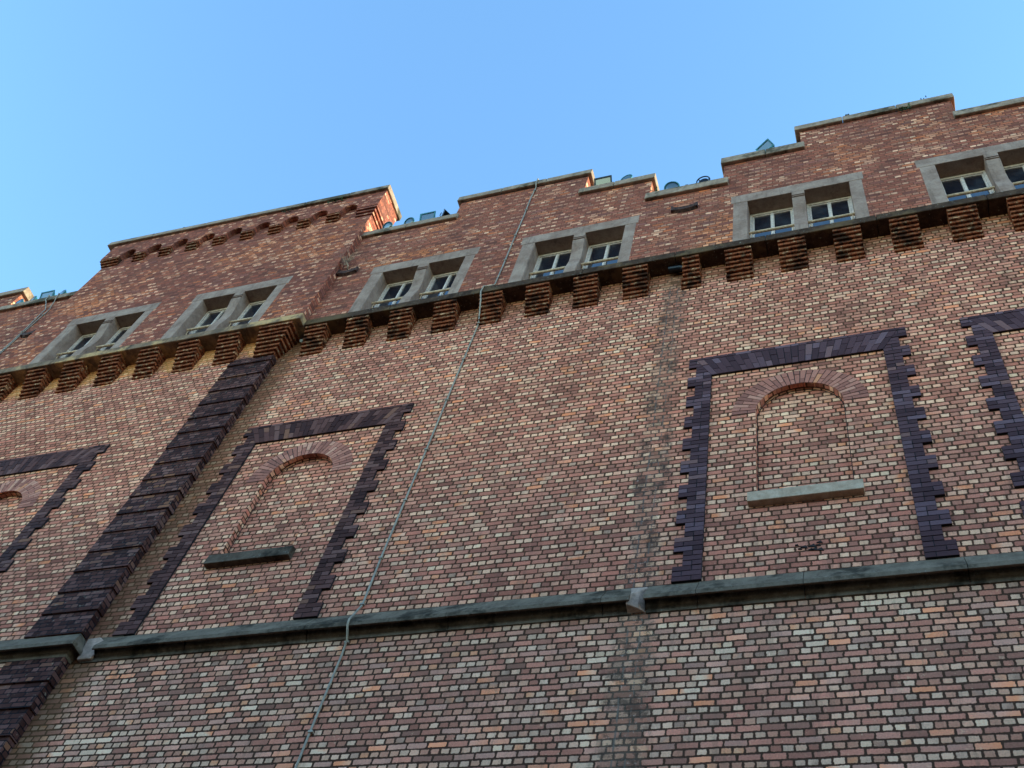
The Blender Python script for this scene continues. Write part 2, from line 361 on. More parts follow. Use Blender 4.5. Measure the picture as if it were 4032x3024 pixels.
# ------------------------------------------------------------------ mesh helpers
class MB:
    def __init__(s): s.v = []; s.f = []; s.m = []; s.t = []
    def quad(s, pts, mi=0, tone=0.5):
        b = len(s.v); s.v += [tuple(q) for q in pts]; s.f.append(tuple(range(b, b + len(pts)))); s.m.append(mi); s.t.append(tone)
    def prism(s, front, back, mi=0, tone=0.5):
        """front, back: equal loops, front seen counter-clockwise from outside (-Y)"""
        n = len(front); b = len(s.v)
        s.v += [tuple(q) for q in front] + [tuple(q) for q in back]
        s.f.append(tuple(b + i for i in range(n))); s.m.append(mi); s.t.append(tone)
        s.f.append(tuple(b + n + (n - 1 - i) for i in range(n))); s.m.append(mi); s.t.append(tone)
        for i in range(n):
            j = (i + 1) % n
            s.f.append((b + i, b + n + i, b + n + j, b + j)); s.m.append(mi); s.t.append(tone)
    def box(s, x0, x1, y0, y1, z0, z1, mi=0, tone=0.5):
        s.prism([(x0, y0, z0), (x1, y0, z0), (x1, y0, z1), (x0, y0, z1)],
                [(x0, y1, z0), (x1, y1, z0), (x1, y1, z1), (x0, y1, z1)], mi, tone)
    def poly(s, xz, y0, y1, mi=0, tone=0.5):
        s.prism([(x, y0, z) for x, z in xz], [(x, y1, z) for x, z in xz], mi, tone)
    def tube(s, pts, r, n=8, mi=0, caps=True):
        rs = r if isinstance(r, (list, tuple)) else [r] * len(pts)
        pts = [Vector(q) for q in pts]; b = len(s.v); up = Vector((0.3, 0.9, 0.2)).normalized(); prev = None
        for i, q in enumerate(pts):
            t = (pts[min(i + 1, len(pts) - 1)] - pts[max(i - 1, 0)]).normalized()
            a = t.cross(up if prev is None else prev).normalized() if prev is None else (prev - t * prev.dot(t)).normalized()
            if prev is None: pass
            prev = a; c2 = t.cross(a)
            for j in range(n):
                an = 2 * math.pi * j / n
                s.v.append(tuple(q + (a * math.cos(an) + c2 * math.sin(an)) * rs[i]))
        for i in range(len(pts) - 1):
            for j in range(n):
                k2 = (j + 1) % n
                s.f.append((b + i * n + j, b + i * n + k2, b + (i + 1) * n + k2, b + (i + 1) * n + j)); s.m.append(mi); s.t.append(0.5)
        if caps:
            s.f.append(tuple(b + j for j in reversed(range(n)))); s.m.append(mi); s.t.append(0.5)
            s.f.append(tuple(b + (len(pts) - 1) * n + j for j in range(n))); s.m.append(mi); s.t.append(0.5)
    def lathe(s, prof, n=20, mi=0):
        """prof: (radius, height) pairs turned round local Z"""
        b = len(s.v)
        for r, h in prof:
            for j in range(n):
                an = 2 * math.pi * j / n; s.v.append((r * math.cos(an), r * math.sin(an), h))
        for i in range(len(prof) - 1):
            for j in range(n):
                k2 = (j + 1) % n
                s.f.append((b + i * n + j, b + i * n + k2, b + (i + 1) * n + k2, b + (i + 1) * n + j)); s.m.append(mi); s.t.append(0.5)
        s.f.append(tuple(b + j for j in reversed(range(n)))); s.m.append(mi); s.t.append(0.5)
        s.f.append(tuple(b + (len(prof) - 1) * n + j for j in range(n))); s.m.append(mi); s.t.append(0.5)
    def build(s, name, mats, parent=None, bevel=0.0, smooth=False, shear=None, xf=None):
        if not isinstance(mats, (list, tuple)): mats = [mats]
        vv = s.v
        if shear: vv = [(x, y, z + shear(x)) for x, y, z in vv]
        if xf is not None: vv = [tuple(xf @ Vector(q)) for q in vv]
        me = bpy.data.meshes.new(name)
        me.from_pydata(vv, [], s.f)
        for mt in mats: me.materials.append(mt)
        me.polygons.foreach_set("material_index", s.m)
        at = me.attributes.new("tone", 'FLOAT', 'FACE'); at.data.foreach_set("value", s.t)
        if smooth: me.polygons.foreach_set("use_smooth", [True] * len(s.f))
        me.update()
        o = bpy.data.objects.new(name, me); col.objects.link(o)
        if parent is not None: o.parent = parent
        if bevel > 0:
            bm = o.modifiers.new("bevel", 'BEVEL'); bm.width = bevel; bm.segments = 2; bm.limit_method = 'ANGLE'
        return o

def thing(name, label, cat, group=None, loc=(0, 0, 0)):
    o = bpy.data.objects.new(name, None); col.objects.link(o)
    o.location = loc; o.empty_display_size = 0.2
    o["label"] = label; o["category"] = cat
    if group: o["group"] = group
    return o
def tag(o, label, cat, group=None):
    o["label"] = label; o["category"] = cat
    if group: o["group"] = group
    return o

# ------------------------------------------------------------------ dimensions
GZ = -1.34            # street level
W = 0.03              # main wall face
TW = -0.08            # lower bay (tower) face
M = -0.205            # upper main wall face
T = -0.355            # upper bay face
XT = -6.58            # right corner of the lower bay
XTL = -12.45          # left corner of the lower bay
XU = -6.222           # right corner of the upper bay
XUL = -12.80
XE = 16.0             # right end of building
XW = -34.0            # left end
shear = lambda x: -0.036 * (x + 9.5)

# ground
g = MB(); g.quad([(-600, -600, GZ), (600, -600, GZ), (600, 600, GZ), (-600, 600, GZ)])
go = g.build("ground", m_ground); go["kind"] = "structure"

bld = thing("brick_building", "tall weathered red brick building with crenellated parapet and projecting tower bay", "building", loc=(0, 0, GZ))
bld_off = Vector((0, 0, -GZ))
_build = MB.build
def part(mb, name, mats, parent=None, **kw):
    """part of the building; coordinates are world ones"""
    o = _build(mb, name, mats, parent or bld, **kw)
    o.matrix_parent_inverse = Matrix.Translation((0, 0, -GZ)) if parent is None else Matrix.Identity(4)
    return o

# ------------------------------------------------------------------ wall faces with arched blind windows
NICHE_W, NICHE_R = 1.01, 0.505
def wall_face(mb, x0, x1, z0, z1, y, niches, depth=0.10, zs=9.75, zc=11.345, seg=24):
    xs = sorted(niches); cur = x0
    for xc in xs:
        a, b2 = xc - NICHE_R, xc + NICHE_R
        top = zc + NICHE_R + 0.02
        mb.quad([(cur, y, z0), (a, y, z0), (a, y, z1), (cur, y, z1)])
        mb.quad([(a, y, z0), (b2, y, z0), (b2, y, zs), (a, y, zs)])
        mb.quad([(a, y, top), (b2, y, top), (b2, y, z1), (a, y, z1)])
        arc = [(xc - NICHE_R * math.cos(math.pi * i / seg), zc + NICHE_R * math.sin(math.pi * i / seg)) for i in range(seg + 1)]
        for i in range(seg):
            (xa, za), (xb, zb) = arc[i], arc[i + 1]
            mb.quad([(xa, y, za), (xb, y, zb), (xb, y, top), (xa, y, top)])
        loop = [(a, zs)] + arc + [(b2, zs)]
        for i in range(len(loop) - 1):
            (xa, za), (xb, zb) = loop[i], loop[i + 1]
            mb.quad([(xa, y, za), (xa, y + depth, za), (xb, y + depth, zb), (xb, y, zb)])
        mb.quad([(xa, y + depth, za) for xa, za in reversed(loop)])
        mb.quad([(a, y, zs), (b2, y, zs), (b2, y + depth, zs), (a, y + depth, zs)])
        cur = b2
    mb.quad([(cur, y, z0), (x1, y, z0), (x1, y, z1), (cur, y, z1)])
def niche_shadow_joint(xc, y, depth=0.10, zs=9.75, zc=11.345, seg=24, wd=.011):  # dark strip at the recess edge: contact shadow in colour plus weathered joint
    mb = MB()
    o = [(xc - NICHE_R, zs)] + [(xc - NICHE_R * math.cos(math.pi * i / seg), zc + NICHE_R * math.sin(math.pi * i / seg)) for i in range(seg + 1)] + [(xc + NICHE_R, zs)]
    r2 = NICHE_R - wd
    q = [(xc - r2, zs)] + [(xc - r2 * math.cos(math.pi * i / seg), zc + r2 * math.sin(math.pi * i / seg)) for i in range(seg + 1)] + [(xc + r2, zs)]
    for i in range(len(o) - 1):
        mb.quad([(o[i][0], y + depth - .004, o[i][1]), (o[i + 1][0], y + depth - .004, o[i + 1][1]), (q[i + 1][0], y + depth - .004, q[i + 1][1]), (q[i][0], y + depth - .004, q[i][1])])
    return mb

NX = [-4.862, 1.738, 5.05]
mb = MB(); wall_face(mb, XT, XE, 8.2, 15.6, W, NX)
part(mb, "wall", m_mid)
mb = MB(); mb.quad([(XT, W + .004, GZ), (XE, W + .004, GZ), (XE, W + .004, 8.3), (XT, W + .004, 8.3)])
part(mb, "wall", m_low)
# bay, middle storey, with its own blind windows
mb = MB(); wall_face(mb, XTL, -7.39, 8.2, 15.6, TW, [-9.94])
mb.quad([(-7.39, TW, 8.2), (XT - .012, TW, 8.2), (XT - .012, TW, 15.6), (-7.39, TW, 15.6)])
mb.quad([(XT - .012, TW, 8.2), (XT - .012, W + .05, 8.2), (XT - .012, W + .05, 15.6), (XT - .012, TW, 15.6)])
mb.quad([(XTL, W + .05, 8.2), (XTL, TW, 8.2), (XTL, TW, 15.6), (XTL, W + .05, 15.6)])
part(mb, "tower_wall", m_mid)
mb = MB(); mb.quad([(XTL, TW + .004, GZ), (XT - .014, TW + .004, GZ), (XT - .014, TW + .004, 8.3), (XTL, TW + .004, 8.3)])
mb.quad([(XT - .014, TW + .004, GZ), (XT - .014, W + .05, GZ), (XT - .014, W + .05, 8.3), (XT - .014, TW + .004, 8.3)])
part(mb, "tower_wall", m_low)
mb = MB(); mb.quad([(XW, W, GZ), (XTL, W, GZ), (XTL, W, 15.6), (XW, W, 15.6)])
part(mb, "wall", m_mid)

# ------------------------------------------------------------------ pilaster of dark bricks in lapped bands
def pilaster(zb):
    mb = MB()
    for i in range(len(zb) - 1):
        z1, z0 = zb[i], zb[i + 1]
        yb, yt = TW - 0.030, TW - 0.006
        xb, xt = XT + 0.022, XT + 0.002
        # lip at the bottom, top tucked under the band above
        f = [(-7.39, yb, z0), (xb, yb, z0), (xt, yt, z1 + .01), (-7.39, yt, z1 + .01)]
        bk = [(-7.39, W + .03, z0), (xb, W + .03, z0), (xt, W + .03, z1 + .01), (-7.39, W + .03, z1 + .01)]
        mb.prism(f, bk)
    return mb
zb = [14.88 if i == 0 else 14.681 - .387 * (i - 1) for i in range(18)]
part(pilaster([14.9] + [14.681 - .387 * i for i in range(17)]), "pilaster", m_dark)
part(pilaster([8.15] + [7.747 - .385 * i for i in range(20)]), "pilaster", m_dark)

# ------------------------------------------------------------------ brick surrounds (real bricks, purple)
def surround(xi0, xi1, yf, left=True, right=True):
    """xi0, xi1 inner edges; teeth of three courses, flat splayed arch above"""
    mb = MB(); zt, ztop, zb_ = 12.30, 12.757, 8.50
    ybk = yf + 0.06
    cx = (xi0 + xi1) / 2
    def br(pts, tone=None):
        jy = random.uniform(-.002, .002)
        # shrink for the joint
        xm = sum(q[0] for q in pts) / len(pts); zm = sum(q[1] for q in pts) / len(pts)
        q2 = []
        w_ = max(q[0] for q in pts) - min(q[0] for q in pts); h_ = max(q[1] for q in pts) - min(q[1] for q in pts)
        fx = 1 - .0095 / max(w_, .03); fz = 1 - .0105 / max(h_, .03)
        for x, z in pts: q2.append((xm + (x - xm) * fx + random.uniform(-.001, .001), zm + (z - zm) * fz + random.uniform(-.001, .001)))
        mb.poly(q2, yf + jy, ybk, 0, random.random() ** 1.2 if tone is None else tone)
    inset = .20
    def skew(side, z):     # skewback line of the flat arch
        t = max(0.0, (z - zt) / (12.695 - zt))
        return (xi0 - inset * t) if side < 0 else (xi1 + inset * t)
    n = int(round((ztop - zb_) / .075)); h = (ztop - zb_) / n
    for side in ((-1,) if left else ()) + ((1,) if right else ()):
        xin = xi0 if side < 0 else xi1
        for i in range(n):
            z0 = zb_ + i * h; z1 = z0 + h
            kk = n - 1 - i            # course counted from the top
            long = (kk // 3) % 2 == 0
            wd = .305 if long else .205
            xo = xin + side * wd
            inner = xin
            if z0 > zt - .01 and z1 < 12.70:
                a, b2 = skew(side, z0), skew(side, z1)
            else: a = b2 = inner
            if z1 > 12.70:
                continue
            lo, hi = (xo, None) if side < 0 else (None, xo)
            # cut into header and stretcher
            cuts = ([.1, .2] if i % 2 else [.2, .1]) if long else ([.1, .1] if i % 2 else [.205])
            x = xo; rem = wd
            for ci, cw in enumerate(cuts):
                x2 = x - side * cw
                last = ci == len(cuts) - 1
                ea, eb = (a, b2) if last or (side < 0 and x2 > min(a, b2)) or (side > 0 and x2 < max(a, b2)) else (x2, x2)
                if side < 0: pts = [(x, z0), (ea, z0), (eb, z1), (x, z1)]
                else: pts = [(ea, z0), (x, z0), (x, z1), (eb, z1)]
                if abs(ea - x) > .02: br(pts)
                x = x2
                if (ea, eb) == (a, b2): break
    # top course of headers
    x = xi0 - .305 if left else xi0; xend = xi1 + .305 if right else xi1
    while x < xend - .02:
        x2 = min(x + .1 * random.choice((1, 1, 2)), xend)
        if xend - x2 < .05: x2 = xend
        br([(x, 12.695), (x2, 12.695), (x2, ztop), (x, ztop)]); x = x2
    # splayed voussoirs in two lengths
    nv = 27
    for i in range(nv):
        def ln(j, t):
            return (xi0 + (xi1 - xi0) * j / nv) * (1 - t) + (xi0 - inset + (xi1 - xi0 + 2 * inset) * j / nv) * t
        for (t0, t1) in (((0, .34), (.34, 1)) if i % 2 else ((0, .66), (.66, 1))):
            br([(ln(i, t0), zt + .395 * t0), (ln(i + 1, t0), zt + .395 * t0), (ln(i + 1, t1), zt + .395 * t1), (ln(i, t1), zt + .395 * t1)])
    # mortar bed behind, set back
    for side in ((-1,) if left else ()) + ((1,) if right else ()):
        xin = xi0 if side < 0 else xi1
        k = 0; z1 = ztop
        while z1 > zb_ + .001:
            z0 = max(zb_, ztop - h * 3 * (k + 1)); wd = (.305 if k % 2 == 0 else .205) - .003
            xa, xb = sorted((xin - side * -.0 + side * 0.0, xin + side * wd))
            if side < 0: xb -= .003
            else: xa += .003
            mb.box(xa, xb, yf + .007, ybk - .004 * (k % 2), z0 + .003, z1 - .003 * (k == 0), 1)
            z1 = z0; k += 1
    mb.box(xi0 - .002, xi1 + .002, yf + .0072, ybk - .002, zt + .003, ztop - .003, 1)
    return mb

part(surround(.695, 2.77, 0.0), "brick_surround", [m_quoinb, m_qmort])
part(surround(-5.90, -3.83, 0.0), "brick_surround", [m_quoin, m_qmort])
part(surround(4.005, 6.08, 0.0), "brick_surround", [m_quoinb, m_qmort])
part(surround(-10.97, -8.905, -.11), "brick_surround", [m_quoin, m_qmort])

# ------------------------------------------------------------------ arches and sills of the blind windows
def arch_ring(xc, y):
    mb = MB(); zc = 11.345; n = 31; r0, r1 = NICHE_R, .787
    for i in range(n):
        a0 = math.pi * i / n + .0085; a1 = math.pi * (i + 1) / n - .0085
        for (ra, rb) in (((r0, r0 + .185), (r0 + .193, r1)) if i % 2 else ((r0, r0 + .092), (r0 + .1, r1))):
            P_ = lambda r, a: (xc - r * math.cos(a), zc + r * math.sin(a))
            pts = [P_(ra, a1), P_(ra, a0), P_(rb, a0), P_(rb, a1)]
            pts = pts[::-1]
            jy = random.uniform(-.002, .001)
            mb.poly([pts[1], pts[0], pts[3], pts[2]][::-1] if False else pts, y - .006 + jy, y + (.058 if ra == r0 else .01), 0, random.random())
    # mortar bed
    for i in range(n):
        a0 = math.pi * i / n; a1 = math.pi * (i + 1) / n
        P_ = lambda r, a: (xc - r * math.cos(a), zc + r * math.sin(a))
        mb.quad([(x, y - .001, z) for x, z in (P_(r0, a0), P_(r0, a1), P_(r1, a1), P_(r1, a0))], 1)
    return mb
for xc, y in ((-4.862, W), (1.738, W), (5.05, W), (-9.94, TW)):
    ar = part(arch_ring(xc, y), "arch", [m_vous, m_vmort])
    part(niche_shadow_joint(xc, y), "shadow_joint", m_qmort)
    mb = MB()
    mb.prism([(xc - .59, y - .09, 9.57), (xc + .59, y - .09, 9.57), (xc + .59, y - .075, 9.745), (xc - .59, y - .075, 9.745)],
             [(xc - .59, y + .02, 9.57), (xc + .59, y + .02, 9.57), (xc + .59, y + .02, 9.765), (xc - .59, y + .02, 9.765)])
    part(mb, "sill", m_sillp if xc > 0 else m_sill, bevel=.008)

# ------------------------------------------------------------------ string course (moulded, mitred at the bay)
PROF = [(0.0, 8.50), (.135, 8.245), (.135, 8.190), (.118, 8.188), (.114, 8.240), (.052, 8.240), (.046, 8.190), (.034, 8.172), (.018, 8.163), (.012, 8.155), (.012, 8.118), (0.0, 8.115)]
def sweep(mb, ybase, x0, x1, ret=False, jog=0.0):
    """profile along x; ret: returned round the right corner of the bay back to the wall"""
    n = len(PROF)
    def ring(x, mit=0.0):
        return [(x + (p * mit), ybase - p + jog, z) for p, z in PROF]
    a = ring(x0); b2 = ring(x1, 1.0 if ret else 0.0)
    for i in range(n - 1):
        mb.quad([a[i], a[i + 1], b2[i + 1], b2[i]])
    mb.quad([(q[0], q[1], q[2]) for q in a][::-1] + [(x0, ybase + .02, 8.115), (x0, ybase + .02, 8.5)][::1])
    if ret:
        c2 = [(x1 + p, W + .01, z) for p, z in PROF]
        for i in range(n - 1):
            mb.quad([b2[i], b2[i + 1], c2[i + 1], c2[i]])
    else:
        mb.quad([q for q in b2] + [(x1, ybase + .02, 8.115), (x1, ybase + .02, 8.5)])
js = [-6.245, -5.05, -3.53, -1.90, -.268, .022]
for i in range(len(js) - 1):
    mb = MB(); sweep(mb, W, js[i] + .003, js[i + 1] - .003, jog=random.uniform(-.003, .003)); part(mb, "string_course", m_string)
js = [.160, .671, 1.674, 3.104, 4.55, 6.0, 7.5, 9.0]
for i in range(len(js) - 1):
    mb = MB(); sweep(mb, W, js[i] + .003, js[i + 1] - .003, jog=random.uniform(-.003, .003)); part(mb, "string_course", m_string)
js = [XTL, -11.2, -9.9, -8.5, -7.62, XT]
for i in range(len(js) - 1):
    mb = MB(); sweep(mb, TW, js[i] + .003, js[i + 1] - (0 if i == len(js) - 2 else .003), ret=(i == len(js) - 2)); part(mb, "string_course", m_string)
# cement patches: in the bay corner and where the old downpipe passed
mb = MB()
mb.poly([(-6.47, 8.13), (-6.27, 8.13), (-6.235, 8.25), (-6.24, 8.40), (-6.33, 8.47), (-6.50, 8.46)], W - .05, W + .01)
part(mb, "mortar_patch", m_cement, bevel=.012)
mb = MB()
mb.prism([(-.02, W - .11, 8.17), (.095, W - .07, 8.13), (.10, W - .07, 8.36), (.03, W - .11, 8.30)], [(-.02, W, 8.13), (.16, W, 8.13), (.16, W, 8.5), (-.02, W, 8.5)])
part(mb, "mortar_patch", m_cement, bevel=.01)
mb = MB(); mb.box(XU - .2, -6.05, W - .012, W + .01, 8.11, 8.5); part(mb, "mortar_patch", m_string)

# ------------------------------------------------------------------ corbels and ledge
def corbel(x0, x1, y0, dy, z0=14.85, n=8, right_ret=0.0, trim=0.0):
    mb = MB()
    for i in range(n):
        z = z0 + i * .075
        jx = random.uniform(-.005, .005); jy = random.uniform(-.004, .004)
        mb.box(x0 + jx + (trim if i > 2 else 0), x1 + random.uniform(-.005, .005) + right_ret * i, y0 - dy * i + jy, W + .05, z, z + .060)
        mb.box(x0 + .02 + (trim if i > 2 else 0), x1 - .02 + right_ret * i, y0 - dy * i + .022, W + .049, z + .0601, z + .0749)
    return mb
for k in range(-0, 22):
    xl = -6.15 + .777 * k
    if xl > 6.4: break
    if k == 8:
        part(corbel(xl + .11, xl + .40, 0.0, .031, trim=.03), "corbel", m_corb, bevel=.006)
    else:
        part(corbel(xl, xl + .39, 0.0, .031), "corbel", m_corb, bevel=.006)
for k in range(0, 8):
    xl = -7.76 - .803 * k
    if xl < -12.8: break
    part(corbel(xl, xl + .41, -.11, .034), "corbel", m_corbt, bevel=.006)
part(corbel(-6.965, XT + .015, -.13, .033, right_ret=.032), "corbel", m_corbt, bevel=.006)
for k in range(3):
    part(corbel(-13.6 - .78 * k, -13.2 - .78 * k, 0.0, .031), "corbel", m_corb, bevel=.006)

LB, LT = 15.452, 15.625
def slab(x0, x1, y0, y1=.2, mat=None, name="ledge", mb=None):
    mb = mb or MB()
    mb.box(x0, x1, y0, y1, LB, LT)
    return part(mb, name, mat, bevel=.012)
js = [-6.19, -4.62, -3.05, -1.35, .1, 1.45, 3.02, 4.50, 6.3, 8.0]
for i in range(len(js) - 1): slab(js[i] + .003, js[i + 1] - .003, -.243 + random.uniform(-.003, .003), mat=m_ledge)
js = [XUL - .03, -11.3, -9.75, -8.62, -7.25, -6.196]
for i in range(len(js) - 1): slab(js[i] + .003, js[i + 1] - .003, -.388 + random.uniform(-.003, .003), mat=m_tledge)
slab(-18, -12.84, -.243, mat=m_ledge)

# ------------------------------------------------------------------ upper walls with window openings
WX_M = [-5.50, -2.66, .92, 3.758]
WX_T = [-11.98, -9.13]
def upper(mb, x0, x1, y, tops, wins, yb=.12):
    """tops: list of (xa, xb, ztop); wins: left tips of lintels"""
    cuts = {x0, x1}
    for a, b2, t in tops: cuts |= {a, b2}
    for w0 in wins: cuts |= {w0 + .05, w0 + 2.01}
    cs = sorted(c for c in cuts if x0 <= c <= x1)
    # boxes between cuts
    for a, b2 in zip(cs[:-1], cs[1:]):
        m_ = (a + b2) / 2
        t = next(t for xa, xb, t in tops if xa <= m_ <= xb)
        zb_ = 17.2 if any(w0 + .05 <= m_ <= w0 + 2.01 for w0 in wins) else LT - .02
        mb.box(a, b2, y, yb, zb_, t)
PROFILE = [(-6.222, -4.34, 18.95), (-4.34, -1.785, 19.75), (-1.785, -.502, 18.87), (-.502, .776, 17.96), (.776, 2.10, 18.87), (2.10, 4.62, 19.74), (4.62, 7.0, 18.85), (7.0, 16.0, 18.0)]
mb = MB(); upper(mb, XU - .1 + .1, XE, M, PROFILE, WX_M)
part(mb, "upper_wall", m_up)
mb = MB(); upper(mb, XUL, XU, T, [(XUL, XU, 20.30)], WX_T, yb=.10)
part(mb, "tower_upper_wall", m_tw)
mb = MB(); upper(mb, -24.0, XUL, M, [(-24.0, -14.95, 19.85), (-14.95, XUL, 19.0)], [])
part(mb, "upper_wall", m_up)

# copings
def coping(x0, x1, z0, z1, y0=-.272, y1=.15, mat=m_cope, joints=(), sh=None):
    xs = [x0] + list(joints) + [x1]
    for i in range(len(xs) - 1):
        a = xs[i] + (.004 if i else 0); b2 = xs[i + 1] - (.004 if i < len(xs) - 2 else 0)
        mb = MB(); n = max(1, int((b2 - a) / .35))
        jy = random.uniform(-.004, .004)
        for j in range(1):
            mb.prism([(a, y0 + jy, z0), (b2, y0 + jy, z0), (b2, y0 + jy + .012, z1), (a, y0 + jy + .012, z1)],
                     [(a, y1, z0), (b2, y1, z0), (b2, y1 - .012, z1), (a, y1 - .012, z1)])
        part(mb, "coping", mat, bevel=.016, shear=sh)
coping(XU - .03 + .0, -4.25, 18.93, 19.14, joints=(-5.3,))
coping(-4.43, -1.715, 19.77, 19.975, joints=(-3.517, -2.618))
coping(-1.86, -.44, 18.85, 19.075, joints=(-1.2,))
coping(-.56, .868, 17.94, 18.20, joints=())
coping(.73, 2.16, 18.85, 19.12, joints=(1.5,))
coping(2.02, 4.69, 19.73, 19.955, joints=(2.85, 3.75))
coping(4.56, 7.05, 18.83, 19.08, joints=(5.8,))
coping(-24, -14.88, 19.85, 20.08)
coping(-15.05, XUL - .0, 18.98, 19.20)
# small bed of brick closing each step of the parapet
# bay: corbel table with round arches, brackets, coping
BX0 = [-12.02 + .679 * k for k in range(9)]
yA = T - .112
mb = MB(); zb0, zsp, zcr, ztp = 20.10, 20.10, 20.37, 20.80
xs_ = []
edges = [(XUL - .11, -12.40)] + [(x, x + .29) for x in BX0[:-1]] + [(BX0[-1], XU + .105)]
yback = .17
def arcz(x, a, b2):
    c_ = (a + b2) / 2; r = (b2 - a) / 2; t = max(0.0, 1 - ((x - c_) / r) ** 2)
    return zsp + (zcr - zsp) * math.sqrt(t)
for i, (a, b2) in enumerate(edges):
    mb.box(a, b2, yA, T + .01 if 0 < i < len(edges) - 1 else T + .01, zsp, ztp)
    if i < len(edges) - 1:
        c0, c1 = b2, edges[i + 1][0]; n = 12
        for j in range(n):
            xa = c0 + (c1 - c0) * (1 - math.cos(math.pi * j / n)) / 2; xb = c0 + (c1 - c0) * (1 - math.cos(math.pi * (j + 1) / n)) / 2
            za, zb1 = arcz(xa, c0, c1), arcz(xb, c0, c1)
            mb.quad([(xa, yA, za), (xb, yA, zb1), (xb, yA, ztp), (xa, yA, ztp)])
            mb.quad([(xa, T + .01, za), (xb, T + .01, zb1), (xb, yA, zb1), (xa, yA, za)])
mb.box(XU - .02, XU + .105, T + .011, yback, zsp, ztp)
mb.box(XUL - .11, XUL + .02, T + .011, yback, zsp, ztp)
mb.box(XUL + .021, XU - .021, T + .011, yback, 20.31, ztp)
part(mb, "corbel_table", m_tw, shear=shear)
for i, (a, b2) in enumerate(edges):
    mb = MB()
    for j in range(3):
        pr = .036 * (j + 1) - .004
        z = 19.875 + j * .075
        if i == len(edges) - 1:
            mb.box(a, XU + pr, T - pr, T + .02, z, z + .068)
            mb.box(XU - .02, XU + pr, T + .021, yback, z, z + .0745)
        elif i == 0:
            mb.box(XUL - pr, b2, T - pr, T + .02, z, z + .0745)
            mb.box(XUL - pr, XUL + .02, T + .021, yback, z, z + .0745)
        else:
            mb.box(a, b2, T - pr, T + .02, z, z + .068); mb.box(a + .015, b2 - .015, T - pr + .015, T + .019, z + .068, z + .0749)
    part(mb, "bracket", m_brk if i < len(edges) - 1 else m_tw, shear=shear, bevel=.004)
coping(-13.12, -6.075, 20.80, 20.985, y0=-.53, y1=.235, joints=(-11.9, -10.55, -9.3, -8.05, -7.0), sh=shear)

